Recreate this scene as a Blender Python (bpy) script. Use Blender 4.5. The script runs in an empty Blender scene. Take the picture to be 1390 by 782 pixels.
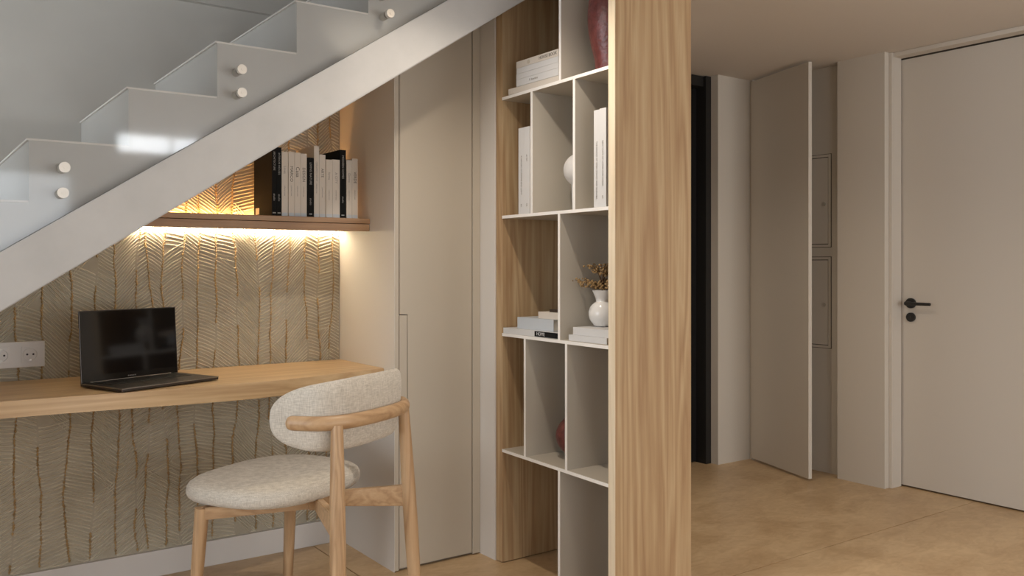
import bpy, bmesh, math, random
from mathutils import Vector, Matrix, noise
C = bpy.context.scene.collection
PI = math.pi
SC = bpy.context.scene
rnd = random.Random(7)

# ------------------------------------------------------------ camera, world, lights, exposure
YAW = math.radians(54.58)
cam = bpy.data.cameras.new('camera'); cam.sensor_width = 36; cam.sensor_fit = 'HORIZONTAL'
cam.lens = 36*1190/1390; cam.shift_y = -31.2/1390; cam.clip_start = 0.05
co = bpy.data.objects.new('camera', cam); C.objects.link(co)
co.location = (0, 0, 1.18); co.rotation_euler = (PI/2, 0, YAW-PI/2)
SC.camera = co
SC.view_settings.view_transform = 'Standard'; SC.view_settings.look = 'None'
SC.view_settings.gamma = 1; SC.view_settings.use_curve_mapping = False
SC.view_settings.exposure = 0.0
w = bpy.data.worlds.new('world'); SC.world = w; w.use_nodes = True
w.node_tree.nodes['Background'].inputs[0].default_value = (0.75, 0.87, 1.0, 1)
w.node_tree.nodes['Background'].inputs[1].default_value = 1.2

def area(name, loc, rot, sx, sy, power, col):
    l = bpy.data.lights.new(name, 'AREA'); l.shape = 'RECTANGLE'; l.size = sx; l.size_y = sy
    l.energy = power; l.color = col
    o = bpy.data.objects.new(name, l); C.objects.link(o); o.location = loc; o.rotation_euler = rot
    return o
# daylight through the tall window of the left wall and two added fill lights behind the camera
area('window_daylight', (-2.93, 1.7, 1.5), (0, -PI/2, 0), 2.1, 2.8, 60, (0.86, 0.93, 1.0))
area('rear_fill', (3.3, -2.43, 1.15), (PI/2, 0, 0), 1.6, 1.6, 31, (1.0, 0.97, 0.93))  # unseen fill, added to brighten the oak end panel and the hall
area('camera_side_fill', (0.2, -2.43, 1.1), (PI/2, 0, 0), 1.9, 1.6, 9, (0.97, 0.97, 1.0))  # unseen fill, added for the surfaces facing the camera

# ------------------------------------------------------------ materials
def mat(name, col, rough=0.6, metal=0.0, bump=0.0, bscale=60, var=0.0, vscale=3, spec=0.5):
    m = bpy.data.materials.new(name); m.use_nodes = True
    nt = m.node_tree; b = nt.nodes['Principled BSDF']
    b.inputs['Base Color'].default_value = (*col, 1); b.inputs['Roughness'].default_value = rough
    b.inputs['Metallic'].default_value = metal; b.inputs['Specular IOR Level'].default_value = spec
    if bump or var:
        tc = nt.nodes.new('ShaderNodeTexCoord')
    if bump:
        n = nt.nodes.new('ShaderNodeTexNoise'); n.inputs['Scale'].default_value = bscale; n.inputs['Detail'].default_value = 4
        bp = nt.nodes.new('ShaderNodeBump'); bp.inputs['Strength'].default_value = bump; bp.inputs['Distance'].default_value = 0.004
        nt.links.new(tc.outputs['Object'], n.inputs['Vector']); nt.links.new(n.outputs['Fac'], bp.inputs['Height'])
        nt.links.new(bp.outputs['Normal'], b.inputs['Normal'])
    if var:
        n = nt.nodes.new('ShaderNodeTexNoise'); n.inputs['Scale'].default_value = vscale; n.inputs['Detail'].default_value = 6
        n.inputs['Roughness'].default_value = 0.6
        r = nt.nodes.new('ShaderNodeValToRGB')
        r.color_ramp.elements[0].position = 0.3; r.color_ramp.elements[1].position = 0.7
        r.color_ramp.elements[0].color = (*[c*(1-var) for c in col], 1); r.color_ramp.elements[1].color = (*[min(1, c*(1+var)) for c in col], 1)
        nt.links.new(tc.outputs['Object'], n.inputs['Vector']); nt.links.new(n.outputs['Fac'], r.inputs['Fac'])
        nt.links.new(r.outputs['Color'], b.inputs['Base Color'])
    return m

def wood(name, axis, light=(0.54, 0.395, 0.235), dark=(0.34, 0.20, 0.10), mid=(0.45, 0.305, 0.165), rough=0.5, seed=0.0, s=1.0):
    m = bpy.data.materials.new(name); m.use_nodes = True
    nt = m.node_tree; N = nt.nodes.new; L = nt.links.new; b = nt.nodes['Principled BSDF']
    tc = N('ShaderNodeTexCoord'); mp = N('ShaderNodeMapping')
    sc = [1.0, 1.0, 1.0]; sc[axis] = 0.045
    mp.inputs['Scale'].default_value = sc; mp.inputs['Location'].default_value = (seed, seed*1.7, seed*0.3)
    L(tc.outputs['Object'], mp.inputs['Vector'])
    a = N('ShaderNodeTexNoise'); a.inputs['Scale'].default_value = 9*s; a.inputs['Detail'].default_value = 3; a.inputs['Distortion'].default_value = 0.6
    L(mp.outputs[0], a.inputs['Vector'])
    f = N('ShaderNodeTexNoise'); f.inputs['Scale'].default_value = 85*s; f.inputs['Detail'].default_value = 5; f.inputs['Roughness'].default_value = 0.6
    L(mp.outputs[0], f.inputs['Vector'])
    # growth rings: bands of the low-frequency field
    mu = N('ShaderNodeMath'); mu.operation = 'MULTIPLY'; mu.inputs[1].default_value = 13.0
    L(a.outputs['Fac'], mu.inputs[0])
    fr = N('ShaderNodeMath'); fr.operation = 'PINGPONG'; fr.inputs[1].default_value = 1.0
    L(mu.outputs[0], fr.inputs[0])
    mx = N('ShaderNodeMath'); mx.operation = 'MULTIPLY_ADD'; mx.inputs[1].default_value = 0.42
    mf = N('ShaderNodeMath'); mf.operation = 'MULTIPLY'; mf.inputs[1].default_value = 0.62
    L(fr.outputs[0], mx.inputs[0]); L(f.outputs['Fac'], mf.inputs[0]); L(mf.outputs[0], mx.inputs[2])
    r = N('ShaderNodeValToRGB'); e = r.color_ramp.elements
    e[0].position = 0.20; e[0].color = (*light, 1); e[1].position = 0.85; e[1].color = (*dark, 1)
    k = e.new(0.52); k.color = (*mid, 1)
    L(mx.outputs[0], r.inputs['Fac']); L(r.outputs['Color'], b.inputs['Base Color'])
    b.inputs['Roughness'].default_value = rough
    bp = N('ShaderNodeBump'); bp.inputs['Strength'].default_value = 0.12; bp.inputs['Distance'].default_value = 0.002
    L(f.outputs['Fac'], bp.inputs['Height']); L(bp.outputs['Normal'], b.inputs['Normal'])
    return m

def fabric(name, c1, c2):
    m = bpy.data.materials.new(name); m.use_nodes = True
    nt = m.node_tree; N = nt.nodes.new; L = nt.links.new; b = nt.nodes['Principled BSDF']
    tc = N('ShaderNodeTexCoord'); hs = []
    for sc in ((420, 420, 40), (50, 50, 520)):
        mp = N('ShaderNodeMapping'); mp.inputs['Scale'].default_value = sc; L(tc.outputs['Object'], mp.inputs['Vector'])
        n = N('ShaderNodeTexNoise'); n.inputs['Scale'].default_value = 1.0; n.inputs['Detail'].default_value = 3
        L(mp.outputs[0], n.inputs['Vector']); hs.append(n)
    ad = N('ShaderNodeMath'); ad.operation = 'ADD'; L(hs[0].outputs['Fac'], ad.inputs[0]); L(hs[1].outputs['Fac'], ad.inputs[1])
    hf = N('ShaderNodeMath'); hf.operation = 'MULTIPLY'; hf.inputs[1].default_value = 0.5; L(ad.outputs[0], hf.inputs[0])
    r = N('ShaderNodeValToRGB'); r.color_ramp.elements[0].position = 0.36; r.color_ramp.elements[1].position = 0.62
    r.color_ramp.elements[0].color = (*c1, 1); r.color_ramp.elements[1].color = (*c2, 1)
    L(hf.outputs[0], r.inputs['Fac']); L(r.outputs['Color'], b.inputs['Base Color'])
    bp = N('ShaderNodeBump'); bp.inputs['Strength'].default_value = 0.35; bp.inputs['Distance'].default_value = 0.002
    L(hf.outputs[0], bp.inputs['Height']); L(bp.outputs['Normal'], b.inputs['Normal'])
    b.inputs['Roughness'].default_value = 0.95; b.inputs['Specular IOR Level'].default_value = 0.1
    b.inputs['Sheen Weight'].default_value = 0.2
    return m

def emit(name, col, s):
    m = bpy.data.materials.new(name); m.use_nodes = True; nt = m.node_tree
    for n in list(nt.nodes): nt.nodes.remove(n)
    e = nt.nodes.new('ShaderNodeEmission'); e.inputs[0].default_value = (*col, 1); e.inputs[1].default_value = s
    o = nt.nodes.new('ShaderNodeOutputMaterial'); nt.links.new(e.outputs[0], o.inputs[0])
    return m

def glass(name, tint=(0.985, 0.985, 0.98), ior=1.5, rough=0.05):
    m = bpy.data.materials.new(name); m.use_nodes = True; nt = m.node_tree
    for n in list(nt.nodes): nt.nodes.remove(n)
    N = nt.nodes.new; L = nt.links.new
    t = N('ShaderNodeBsdfTransparent'); t.inputs[0].default_value = (*tint, 1)
    g = N('ShaderNodeBsdfGlossy'); g.inputs['Roughness'].default_value = rough
    f = N('ShaderNodeFresnel'); f.inputs[0].default_value = ior
    mx = N('ShaderNodeMixShader'); L(f.outputs[0], mx.inputs[0]); L(t.outputs[0], mx.inputs[1]); L(g.outputs[0], mx.inputs[2])
    o = N('ShaderNodeOutputMaterial'); L(mx.outputs[0], o.inputs[0])
    return m

M = dict(
    plaster=mat('warm_plaster', (0.62, 0.55, 0.48), 0.75, bump=0.06, bscale=25, var=0.03),
    white_wall=mat('off_white_paint', (0.70, 0.66, 0.61), 0.7, bump=0.04, bscale=30),
    stairwall=mat('stair_wall_plaster', (0.57, 0.56, 0.53), 0.65, bump=0.08, bscale=18, var=0.06),
    ceiling=mat('ceiling_paint', (0.66, 0.60, 0.54), 0.85),
    base=mat('painted_baseboard', (0.66, 0.63, 0.60), 0.5),
    greige=mat('greige_lacquer', (0.50, 0.44, 0.355), 0.5, bump=0.02, bscale=200),
    greige_dark=mat('greige_reveal', (0.30, 0.26, 0.21), 0.6),
    door=mat('door_paint', (0.62, 0.57, 0.505), 0.6, bump=0.05, bscale=260),
    hall=mat('hall_paint', (0.63, 0.58, 0.51), 0.7, bump=0.03, bscale=30),
    hall_dark=mat('recess_paint', (0.42, 0.36, 0.30), 0.7),
    gap=mat('shadow_gap', (0.05, 0.04, 0.03), 0.8),
    black=mat('black_lacquer', (0.012, 0.012, 0.012), 0.3),
    black_matt=mat('matt_black_metal', (0.015, 0.014, 0.013), 0.45),
    stair=mat('stair_plaster', (0.60, 0.595, 0.575), 0.32, bump=0.05, bscale=30, var=0.04),
    stringer=mat('stringer_stone', (0.455, 0.45, 0.44), 0.45, bump=0.08, bscale=14, var=0.07, vscale=5),
    shelf=mat('cream_lacquer', (0.52, 0.475, 0.405), 0.5),
    shelf_edge=mat('lit_white_edge', (0.86, 0.83, 0.79), 0.45),  # whiter than the shelves: window light on their front edges put into the colour
    oak_v=wood('oak_vertical', 2),
    oak_edge=wood('oak_edge_lit', 2, (0.80, 0.69, 0.52), (0.70, 0.58, 0.41), (0.76, 0.64, 0.47), s=1.6),  # oak lightened: the light falling on the panel's front edge is in the colour
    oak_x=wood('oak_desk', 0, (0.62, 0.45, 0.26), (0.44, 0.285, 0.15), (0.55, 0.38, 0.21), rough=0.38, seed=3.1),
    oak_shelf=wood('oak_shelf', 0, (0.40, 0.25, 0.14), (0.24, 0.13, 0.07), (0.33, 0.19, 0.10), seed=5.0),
    oak_chair=wood('oak_chair', 2, (0.56, 0.38, 0.22), (0.34, 0.20, 0.10), (0.48, 0.31, 0.17), rough=0.42, seed=8.0, s=1.5),
    oak_rail=wood('oak_rail', 0, (0.56, 0.38, 0.22), (0.36, 0.215, 0.11), (0.48, 0.31, 0.17), rough=0.42, seed=2.0, s=1.3),
    linen=fabric('linen_fabric', (0.45, 0.41, 0.35), (0.68, 0.635, 0.56)),
    relief=mat('relief_wallcover', (0.40, 0.355, 0.275), 0.8, bump=0.15, bscale=160, var=0.10, vscale=9),
    rib=mat('relief_rib', (0.62, 0.57, 0.46), 0.75, var=0.10, vscale=12),
    bead=mat('ochre_bead', (0.38, 0.25, 0.11), 0.45, var=0.35, vscale=40),
    paper=mat('book_pages', (0.72, 0.69, 0.62), 0.9),
    book_white=mat('book_white', (0.62, 0.56, 0.49), 0.6),
    book_cool=mat('book_cool_white', (0.62, 0.61, 0.60), 0.6),
    book_grey=mat('book_blue_grey', (0.50, 0.53, 0.56), 0.6),
    book_black=mat('book_black', (0.010, 0.010, 0.010), 0.85, spec=0.15),
    book_brown=mat('book_dark_brown', (0.035, 0.018, 0.010), 0.6),
    ink=mat('ink_dark', (0.10, 0.085, 0.07), 0.7),
    ink_grey=mat('ink_grey', (0.26, 0.23, 0.20), 0.7),
    ink_light=mat('ink_light', (0.36, 0.35, 0.33), 0.7),
    red=mat('oxblood_ceramic', (0.135, 0.036, 0.032), 0.32, bump=0.5, bscale=90, var=0.35, vscale=40),
    white_cer=mat('white_ceramic', (0.74, 0.72, 0.69), 0.18),
    matt_cer=mat('matt_white_ceramic', (0.66, 0.64, 0.62), 0.6),
    twig=mat('dried_stem', (0.10, 0.05, 0.02), 0.8),
    flower=mat('dried_flower', (0.30, 0.19, 0.08), 0.8, var=0.5, vscale=60),
    laptop=mat('dark_aluminium', (0.085, 0.075, 0.07), 0.35, metal=0.8),
    lap_edge=mat('aluminium_edge', (0.30, 0.29, 0.28), 0.35, metal=0.9),
    screen=mat('screen_glass', (0.006, 0.005, 0.005), 0.07),
    bezel=mat('screen_bezel', (0.010, 0.009, 0.008), 0.12),
    keys=mat('keyboard_black', (0.012, 0.011, 0.010), 0.5),
    socket=mat('socket_plastic', (0.66, 0.62, 0.58), 0.35),
    hole=mat('socket_hole', (0.03, 0.02, 0.02), 0.8),
    steel=mat('brushed_steel', (0.62, 0.58, 0.52), 0.38, metal=0.6),
    glass=glass('railing_glass'),
    led=emit('led_warm', (1.0, 0.84, 0.58), 50),
    led2=emit('led_amber', (1.0, 0.52, 0.18), 44),
    lens=emit('downlight_lens', (1.0, 0.86, 0.68), 4),
    pane_high=emit('bright_sky_pane', (0.92, 0.96, 1.0), 13.0),
    pane=emit('sky_pane', (0.86, 0.93, 1.0), 2.6),
)
def floor_mat(seed):
    m = bpy.data.materials.new('microcement'); m.use_nodes = True
    nt = m.node_tree; N = nt.nodes.new; L = nt.links.new; b = nt.nodes['Principled BSDF']
    g = N('ShaderNodeNewGeometry'); mp = N('ShaderNodeMapping'); mp.inputs['Scale'].default_value = (1.0, 1.7, 1)
    L(g.outputs['Position'], mp.inputs['Vector'])
    n1 = N('ShaderNodeTexNoise'); n1.inputs['Scale'].default_value = 3.2; n1.inputs['Detail'].default_value = 9; n1.inputs['Roughness'].default_value = 0.62; n1.inputs['Distortion'].default_value = 0.8
    n2 = N('ShaderNodeTexNoise'); n2.inputs['Scale'].default_value = 14; n2.inputs['Detail'].default_value = 6; n2.inputs['Distortion'].default_value = 1.5
    L(mp.outputs[0], n1.inputs['Vector']); L(mp.outputs[0], n2.inputs['Vector'])
    mx = N('ShaderNodeMath'); mx.operation = 'MULTIPLY_ADD'; mx.inputs[1].default_value = 0.35
    h = N('ShaderNodeMath'); h.operation = 'MULTIPLY'; h.inputs[1].default_value = 0.65
    L(n1.outputs['Fac'], h.inputs[0]); L(n2.outputs['Fac'], mx.inputs[0]); L(h.outputs[0], mx.inputs[2])
    r = N('ShaderNodeValToRGB'); e = r.color_ramp.elements
    e[0].position = 0.36; e[0].color = (0.46, 0.30, 0.155, 1); e[1].position = 0.64; e[1].color = (0.64, 0.465, 0.275, 1)
    L(mx.outputs[0], r.inputs['Fac']); L(r.outputs['Color'], b.inputs['Base Color'])
    rr = N('ShaderNodeMapRange'); rr.inputs['To Min'].default_value = 0.28; rr.inputs['To Max'].default_value = 0.48
    L(n1.outputs['Fac'], rr.inputs['Value']); L(rr.outputs[0], b.inputs['Roughness'])
    bp = N('ShaderNodeBump'); bp.inputs['Strength'].default_value = 0.06; bp.inputs['Distance'].default_value = 0.003
    L(mx.outputs[0], bp.inputs['Height']); L(bp.outputs['Normal'], b.inputs['Normal'])
    return m
M['floor'] = floor_mat(0)

# ------------------------------------------------------------ mesh helpers
ORG = {}
def org(o): return ORG.get(o.name, Vector((0, 0, 0))) if o else Vector((0, 0, 0))

def link(name, bm, m, parent=None, smooth=False, origin=None, local=False):
    """bm holds world coordinates unless local; origin: where a top-level mesh's pivot goes"""
    me = bpy.data.meshes.new(name); o = bpy.data.objects.new(name, me)
    base = org(parent) if parent else (Vector(origin) if origin else Vector((0, 0, 0)))
    if not local:
        for v in bm.verts: v.co -= base
    bmesh.ops.recalc_face_normals(bm, faces=bm.faces)
    if smooth:
        for f in bm.faces: f.smooth = True
        for e in bm.edges:
            if len(e.link_faces) == 2 and e.calc_face_angle(0) > 0.7: e.smooth = False
    bm.to_mesh(me); bm.free()
    for mm in (m if isinstance(m, (list, tuple)) else [m]): me.materials.append(M[mm] if isinstance(mm, str) else mm)
    C.objects.link(o); o.parent = parent
    if not parent: o.location = base
    ORG[o.name] = base
    return o

def bx(bm, x0, x1, y0, y1, z0, z1, bev=0.0, mi=0, f=None):
    vs = [bm.verts.new((x, y, z)) for x in (x0, x1) for y in (y0, y1) for z in (z0, z1)]
    Q = [(0, 1, 3, 2), (4, 6, 7, 5), (0, 4, 5, 1), (2, 3, 7, 6), (0, 2, 6, 4), (1, 5, 7, 3)]
    fs = [bm.faces.new([vs[i] for i in q]) for q in Q]
    for q in fs: q.material_index = mi
    if bev:
        r = bmesh.ops.bevel(bm, geom=list({e for q in fs for e in q.edges}), offset=bev, segments=2, profile=0.7, affect='EDGES')
        for q in r['faces']: q.material_index = mi
        vs = list({v for q in r['faces'] for v in q.verts} | {v for v in vs if v.is_valid})
    if f:
        for v in vs: v.co = Vector(f(*v.co))
    return vs

def prism(bm, pts, axis, a, b, mi=0):
    """polygon pts in the plane across axis (0:x -> (y,z), 1:y -> (x,z), 2:z -> (x,y)) extruded from a to b"""
    def P(p, t):
        return {0: (t, p[0], p[1]), 1: (p[0], t, p[1]), 2: (p[0], p[1], t)}[axis]
    A = [bm.verts.new(P(p, a)) for p in pts]; B = [bm.verts.new(P(p, b)) for p in pts]
    fs = [bm.faces.new(A[::-1]), bm.faces.new(B)]
    n = len(pts)
    for i in range(n): fs.append(bm.faces.new((A[i], A[(i+1) % n], B[(i+1) % n], B[i])))
    for q in fs: q.material_index = mi
    return fs

def cyl(bm, p, q, r0, r1=None, seg=20, mi=0, caps=True):
    p = Vector(p); q = Vector(q); r1 = r0 if r1 is None else r1
    d = (q-p).normalized(); a = d.orthogonal().normalized(); b = d.cross(a)
    R = []
    for c, r in ((p, r0), (q, r1)):
        R.append([bm.verts.new(c+(a*math.cos(t)+b*math.sin(t))*r) for t in [2*PI*i/seg for i in range(seg)]])
    fs = [bm.faces.new((R[0][i], R[0][(i+1) % seg], R[1][(i+1) % seg], R[1][i])) for i in range(seg)]
    if caps: fs += [bm.faces.new(R[0][::-1]), bm.faces.new(R[1])]
    for f in fs: f.material_index = mi

def tube(bm, pts, rad, seg=14, squash=1.0, cap=True):
    """swept tube; rad list; rounded ends; squash scales the vertical cross axis"""
    pts = [Vector(p) for p in pts]; n = len(pts); rings = []
    for i, p in enumerate(pts):
        d = (pts[min(i+1, n-1)]-pts[max(i-1, 0)]).normalized()
        up = Vector((0, 0, 1)) if abs(d.z) < 0.9 else Vector((0, 1, 0))
        a = d.cross(up).normalized(); b = a.cross(d).normalized()
        r = rad[i] if isinstance(rad, (list, tuple)) else rad
        rings.append([bm.verts.new(p+a*math.cos(t)*r+b*math.sin(t)*r*squash) for t in [2*PI*k/seg for k in range(seg)]])
    for i in range(n-1):
        for k in range(seg): bm.faces.new((rings[i][k], rings[i][(k+1) % seg], rings[i+1][(k+1) % seg], rings[i+1][k]))
    if cap: bm.faces.new(rings[0][::-1]); bm.faces.new(rings[-1])

def lathe(bm, prof, c, seg=40, mi=0):
    rings = []
    for r, z in prof:
        rings.append([bm.verts.new((c[0]+r*math.cos(2*PI*k/seg), c[1]+r*math.sin(2*PI*k/seg), c[2]+z)) for k in range(seg)] if r > 1e-5 else [bm.verts.new((c[0], c[1], c[2]+z))])
    for A, B in zip(rings, rings[1:]):
        for k in range(seg):
            if len(A) == 1: f = (A[0], B[k], B[(k+1) % seg])
            elif len(B) == 1: f = (A[k], A[(k+1) % seg], B[0])
            else: f = (A[k], A[(k+1) % seg], B[(k+1) % seg], B[k])
            bm.faces.new(f).material_index = mi

def spline(P, n=6):
    P = [Vector(p) for p in P]; out = []
    for i in range(len(P)-1):
        a, b, c, d = P[max(i-1, 0)], P[i], P[i+1], P[min(i+2, len(P)-1)]
        for k in range(n):
            t = k/n
            out.append(0.5*((2*b)+(c-a)*t+(2*a-5*b+4*c-d)*t*t+(3*b-a-3*c+d)*t**3))
    out.append(P[-1]); return out

def tag(o, label=None, cat=None, group=None, kind=None):
    for k, v in (('label', label), ('category', cat), ('group', group), ('kind', kind)):
        if v: o[k] = v
    return o
def thing(name, loc, label, cat, group=None):
    o = bpy.data.objects.new(name, None); C.objects.link(o); o.location = loc; o.empty_display_size = 0.05
    ORG[o.name] = Vector(loc); return tag(o, label, cat, group)
def box(name, x0, x1, y0, y1, z0, z1, m, parent=None, bev=0.0, f=None, origin=None):
    bm = bmesh.new(); bx(bm, x0, x1, y0, y1, z0, z1, bev, f=f)
    return link(name, bm, m, parent, origin=origin or ((x0+x1)/2, (y0+y1)/2, z0))
def struct(o, label=None): return tag(o, label, kind='structure')

# ------------------------------------------------------------ lines of the stair (plane y = const, x to the right and up)
def low(x): return 1.056+0.6545*(x-0.239)        # lower edge of the stringer band
def upp(x): return 1.213+0.6580*(x-0.239)        # upper edge
CEIL = 2.304

# ------------------------------------------------------------ floor
fl = struct(box('floor', -3.1, 5.2, -2.7, 3.9, -0.06, -0.006, 'gap'), 'ochre microcement floor in large slabs')
g = 0.0024
rows = [(-2.7, -0.375), (-0.375, 0.925), (0.925, 2.225), (2.225, 3.9)]
for (ya, yb), xs in zip(rows, ([-3.1, -1.0, 2.6, 5.2], [-3.1, 0.2, 3.4, 5.2], [-3.1, -1.2, 1.9, 5.2], [-3.1, -1.7, 1.455, 5.2])):
    for xa, xb in zip(xs, xs[1:]):
        bm = bmesh.new(); bx(bm, xa+g, xb-g, ya+g, yb-g, -0.03, 0.0, 0.0012)
        link('floor_slab', bm, 'floor', fl)

# ------------------------------------------------------------ walls
wb = box('wall_back', -3.1, 1.60, 3.505, 3.62, 0, 3.2, 'plaster'); struct(wb, 'wall behind the desk and stairs')
bmx = box('upper_wall_face', -3.1, 2.3, 3.497, 3.506, low(1.58)-1.3, 3.2, 'stairwall', wb)
# cut the plain upper face so that it only shows above the stair
bpy.data.objects.remove(bmx)
bm = bmesh.new()
xa, xb = -1.6, 2.29
prism(bm, [(xa, upp(xa)-0.05), (xb, upp(xb)-0.05), (xb, 3.2), (xa, 3.2)], 1, 3.488, 3.506)
bx(bm, -3.1, xa, 3.488, 3.506, 0, 3.2)
struct(link('trim_1', bm, 'stairwall', origin=(0, 3.49, 0)), 'plain grey plaster of the stairwell wall above the steps')
struct(box('trim_2', -3.1, 2.29, 3.462, 3.488, 2.196, 3.2, 'stairwall'), 'slightly proud upper band of the stairwell wall')
struct(box('baseboard_back', -1.5, 1.578, 3.484, 3.505, 0.0, 0.098, 'base', bev=0.003), 'pale painted baseboard below the relief wallcovering')

# relief wall covering: strips with raised diagonal ribs, beaded seams between them
def seam_fn(i, x0):
    a1, a2, a3 = rnd.uniform(.006, .013), rnd.uniform(.003, .007), rnd.uniform(.001, .003)
    p1, p2, p3 = rnd.uniform(0, 6), rnd.uniform(0, 6), rnd.uniform(0, 6)
    return lambda z: x0+a1*math.sin(z*rnd_f[i % 7]+p1)+a2*math.sin(z*13+p2)+a3*math.sin(z*37+p3)
rnd_f = [4.1, 5.3, 3.4, 6.0, 4.7, 5.6, 3.9]
seams = []; x = -0.06; i = 0
while x < 1.56:
    seams.append(seam_fn(i, x)); x += rnd.choice([.046, .058, .066, .074, .084])*1.02; i += 1
seams[0] = (lambda z: -0.08); seams.append(lambda z: 1.5795)
Z0 = 0.098; YW = 3.505
def ztop(x): return min(2.0, low(x)+0.03)
for k in range(len(seams)-1):
    A, B = seams[k], seams[k+1]
    zt = ztop(B(1.0)+0.02)
    V = []; Fc = []; MI = []
    # base sheet
    nz = 40
    for j in range(nz+1):
        z = Z0+(zt-Z0)*j/nz; a = A(z); b = max(B(z), a+0.004)
        V += [(a, YW-0.004, z), (b, YW-0.004, z)]
        if j: q = 2*j; Fc.append((q-2, q-1, q+1, q)); MI.append(0)
    # ribs
    amp = rnd.uniform(.55, .95) if k % 2 else -rnd.uniform(.45, .95)
    if rnd.random() < .22: amp = rnd.uniform(-.12, .12)
    ph = rnd.uniform(0, 6); fq = rnd.uniform(1.5, 3.2)
    z = Z0+0.004-0.05; bend = rnd.uniform(-.12, .12); znext = -1; sgn = 1 if k % 2 else -1; base_s = .7
    while z < zt+0.05:
        z += 0.0138*rnd.uniform(.88, 1.12)
        if z > znext:
            znext = z+rnd.uniform(.18, .7); sgn = sgn if rnd.random() < .6 else -sgn; base_s = sgn*rnd.choice([.08, .35, .5, .65, .8, .9])
        s = base_s+.18*math.sin(z*fq+ph)+rnd.uniform(-.05, .05)
        wd = max(B(z)-A(z), .01); hgt = rnd.uniform(.0036, .0052); hw = rnd.uniform(.0032, .0042)
        base = len(V); ns = 4; ok = True; tmp = []
        for j in range(ns+1):
            t = (j/ns-.5); zz = z+s*wd*t+bend*wd*(t*t-.25)
            zc = min(max(zz, Z0+.004), zt-.004)
            a, b = A(zz)+.003, B(zz)-.003
            if b <= a+.002: ok = False; break
            if abs(zc-zz) > .02: ok = False; break
            xx = a+(b-a)*j/ns
            e = 1.0 if 0 < j < ns else .35
            tmp += [(xx, YW-.003, zc-hw), (xx, YW-.004-hgt*e, zc+hw*.1), (xx, YW-.003, zc+hw)]
        if not ok: continue
        V += tmp
        for j in range(ns):
            q = base+3*j
            Fc += [(q, q+3, q+4, q+1), (q+1, q+4, q+5, q+2)]; MI += [1, 1]
    me = bpy.data.meshes.new('relief_strip'); me.from_pydata(V, [], Fc); me.update()
    me.materials.append(M['relief']); me.materials.append(M['rib'])
    for p, mi in zip(me.polygons, MI): p.material_index = mi
    o = bpy.data.objects.new('relief_strip', me); C.objects.link(o); o.parent = wb; o.location = -org(wb); ORG[o.name] = Vector((0, 0, 0))
    # beaded seam
    if k < len(seams)-2:
        bm = bmesh.new(); z = Z0+.004; S = seams[k+1]
        gap = rnd.uniform(0, 6)
        while z < ztop(S(1.0)):
            z += rnd.uniform(.007, .013)
            if math.sin(z*7+gap) < -.93: continue
            r = rnd.uniform(.0028, .0052); cx = S(z)+rnd.uniform(-.0016, .0016); c = Vector((cx, YW-.008, z))
            vs = [bm.verts.new(c+Vector(d)) for d in ((-r, 0, 0), (r, 0, 0), (0, -r*.9, 0), (0, r, 0), (0, 0, -r*1.7), (0, 0, r*1.7))]
            for f3 in ((0, 2, 5), (2, 1, 5), (1, 3, 5), (3, 0, 5), (2, 0, 4), (1, 2, 4), (3, 1, 4), (0, 3, 4)): bm.faces.new([vs[t] for t in f3])
        tag(link('beaded_seam', bm, 'bead', wb), kind='stuff')

# side wall of the niche (faces left) and the closet front beside it
bm = bmesh.new()
prism(bm, [(3.0, 0), (3.505, 0), (3.505, low(1.58)), (3.0, low(1.58))], 0, 1.580, 1.5815)
struct(link('wall_niche', bm, 'white_wall', origin=(1.587, 3.25, 0)), 'pale side wall of the desk niche')
bm = bmesh.new(); prism(bm, [(1.975, 0), (2.03, 0), (2.03, low(2.03)-.005), (1.975, low(1.975)-.005)], 1, 2.896, 3.60)
struct(link('wall_pier', bm, 'white_wall', origin=(2.0, 3.2, 0)), 'short pale wall between the closet and the shelving unit')

cl = thing('closet', (1.785, 3.01, 0), 'tall flush greige closet door under the stairs beside the desk', 'closet')
def slope_panel(name, xa, xb, ya, yb, z0, m, dz=0.0):
    bm = bmesh.new(); prism(bm, [(xa, z0), (xb, z0), (xb, low(xb)-dz), (xa, low(xa)-dz)], 1, ya, yb)
    r = bmesh.ops.bevel(bm, geom=[e for e in bm.edges], offset=0.0012, segments=1, affect='EDGES')
    return link(name, bm, m, cl)
slope_panel('carcass', 1.595, 1.974, 3.02, 3.50, 0.0, 'greige_dark')
slope_panel('frame', 1.5816, 1.600, 3.0, 3.02, 0.004, 'greige')
slope_panel('frame', 1.938, 1.974, 3.0, 3.02, 0.004, 'greige')
bm = bmesh.new()
prism(bm, [(1.640, 0.010), (1.9345, 0.010), (1.9345, low(1.9345)), (1.6035, low(1.6035)), (1.6035, 0.990), (1.640, 0.990)], 1, 3.001, 3.019)
bmesh.ops.bevel(bm, geom=list(bm.edges), offset=0.0018, segments=2, affect='EDGES')
link('door', bm, 'greige', cl)
bm = bmesh.new(); bx(bm, 1.6035, 1.6375, 3.0035, 3.019, 0.010, 0.986, 0.001); link('grip_strip', bm, 'greige', cl)

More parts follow.
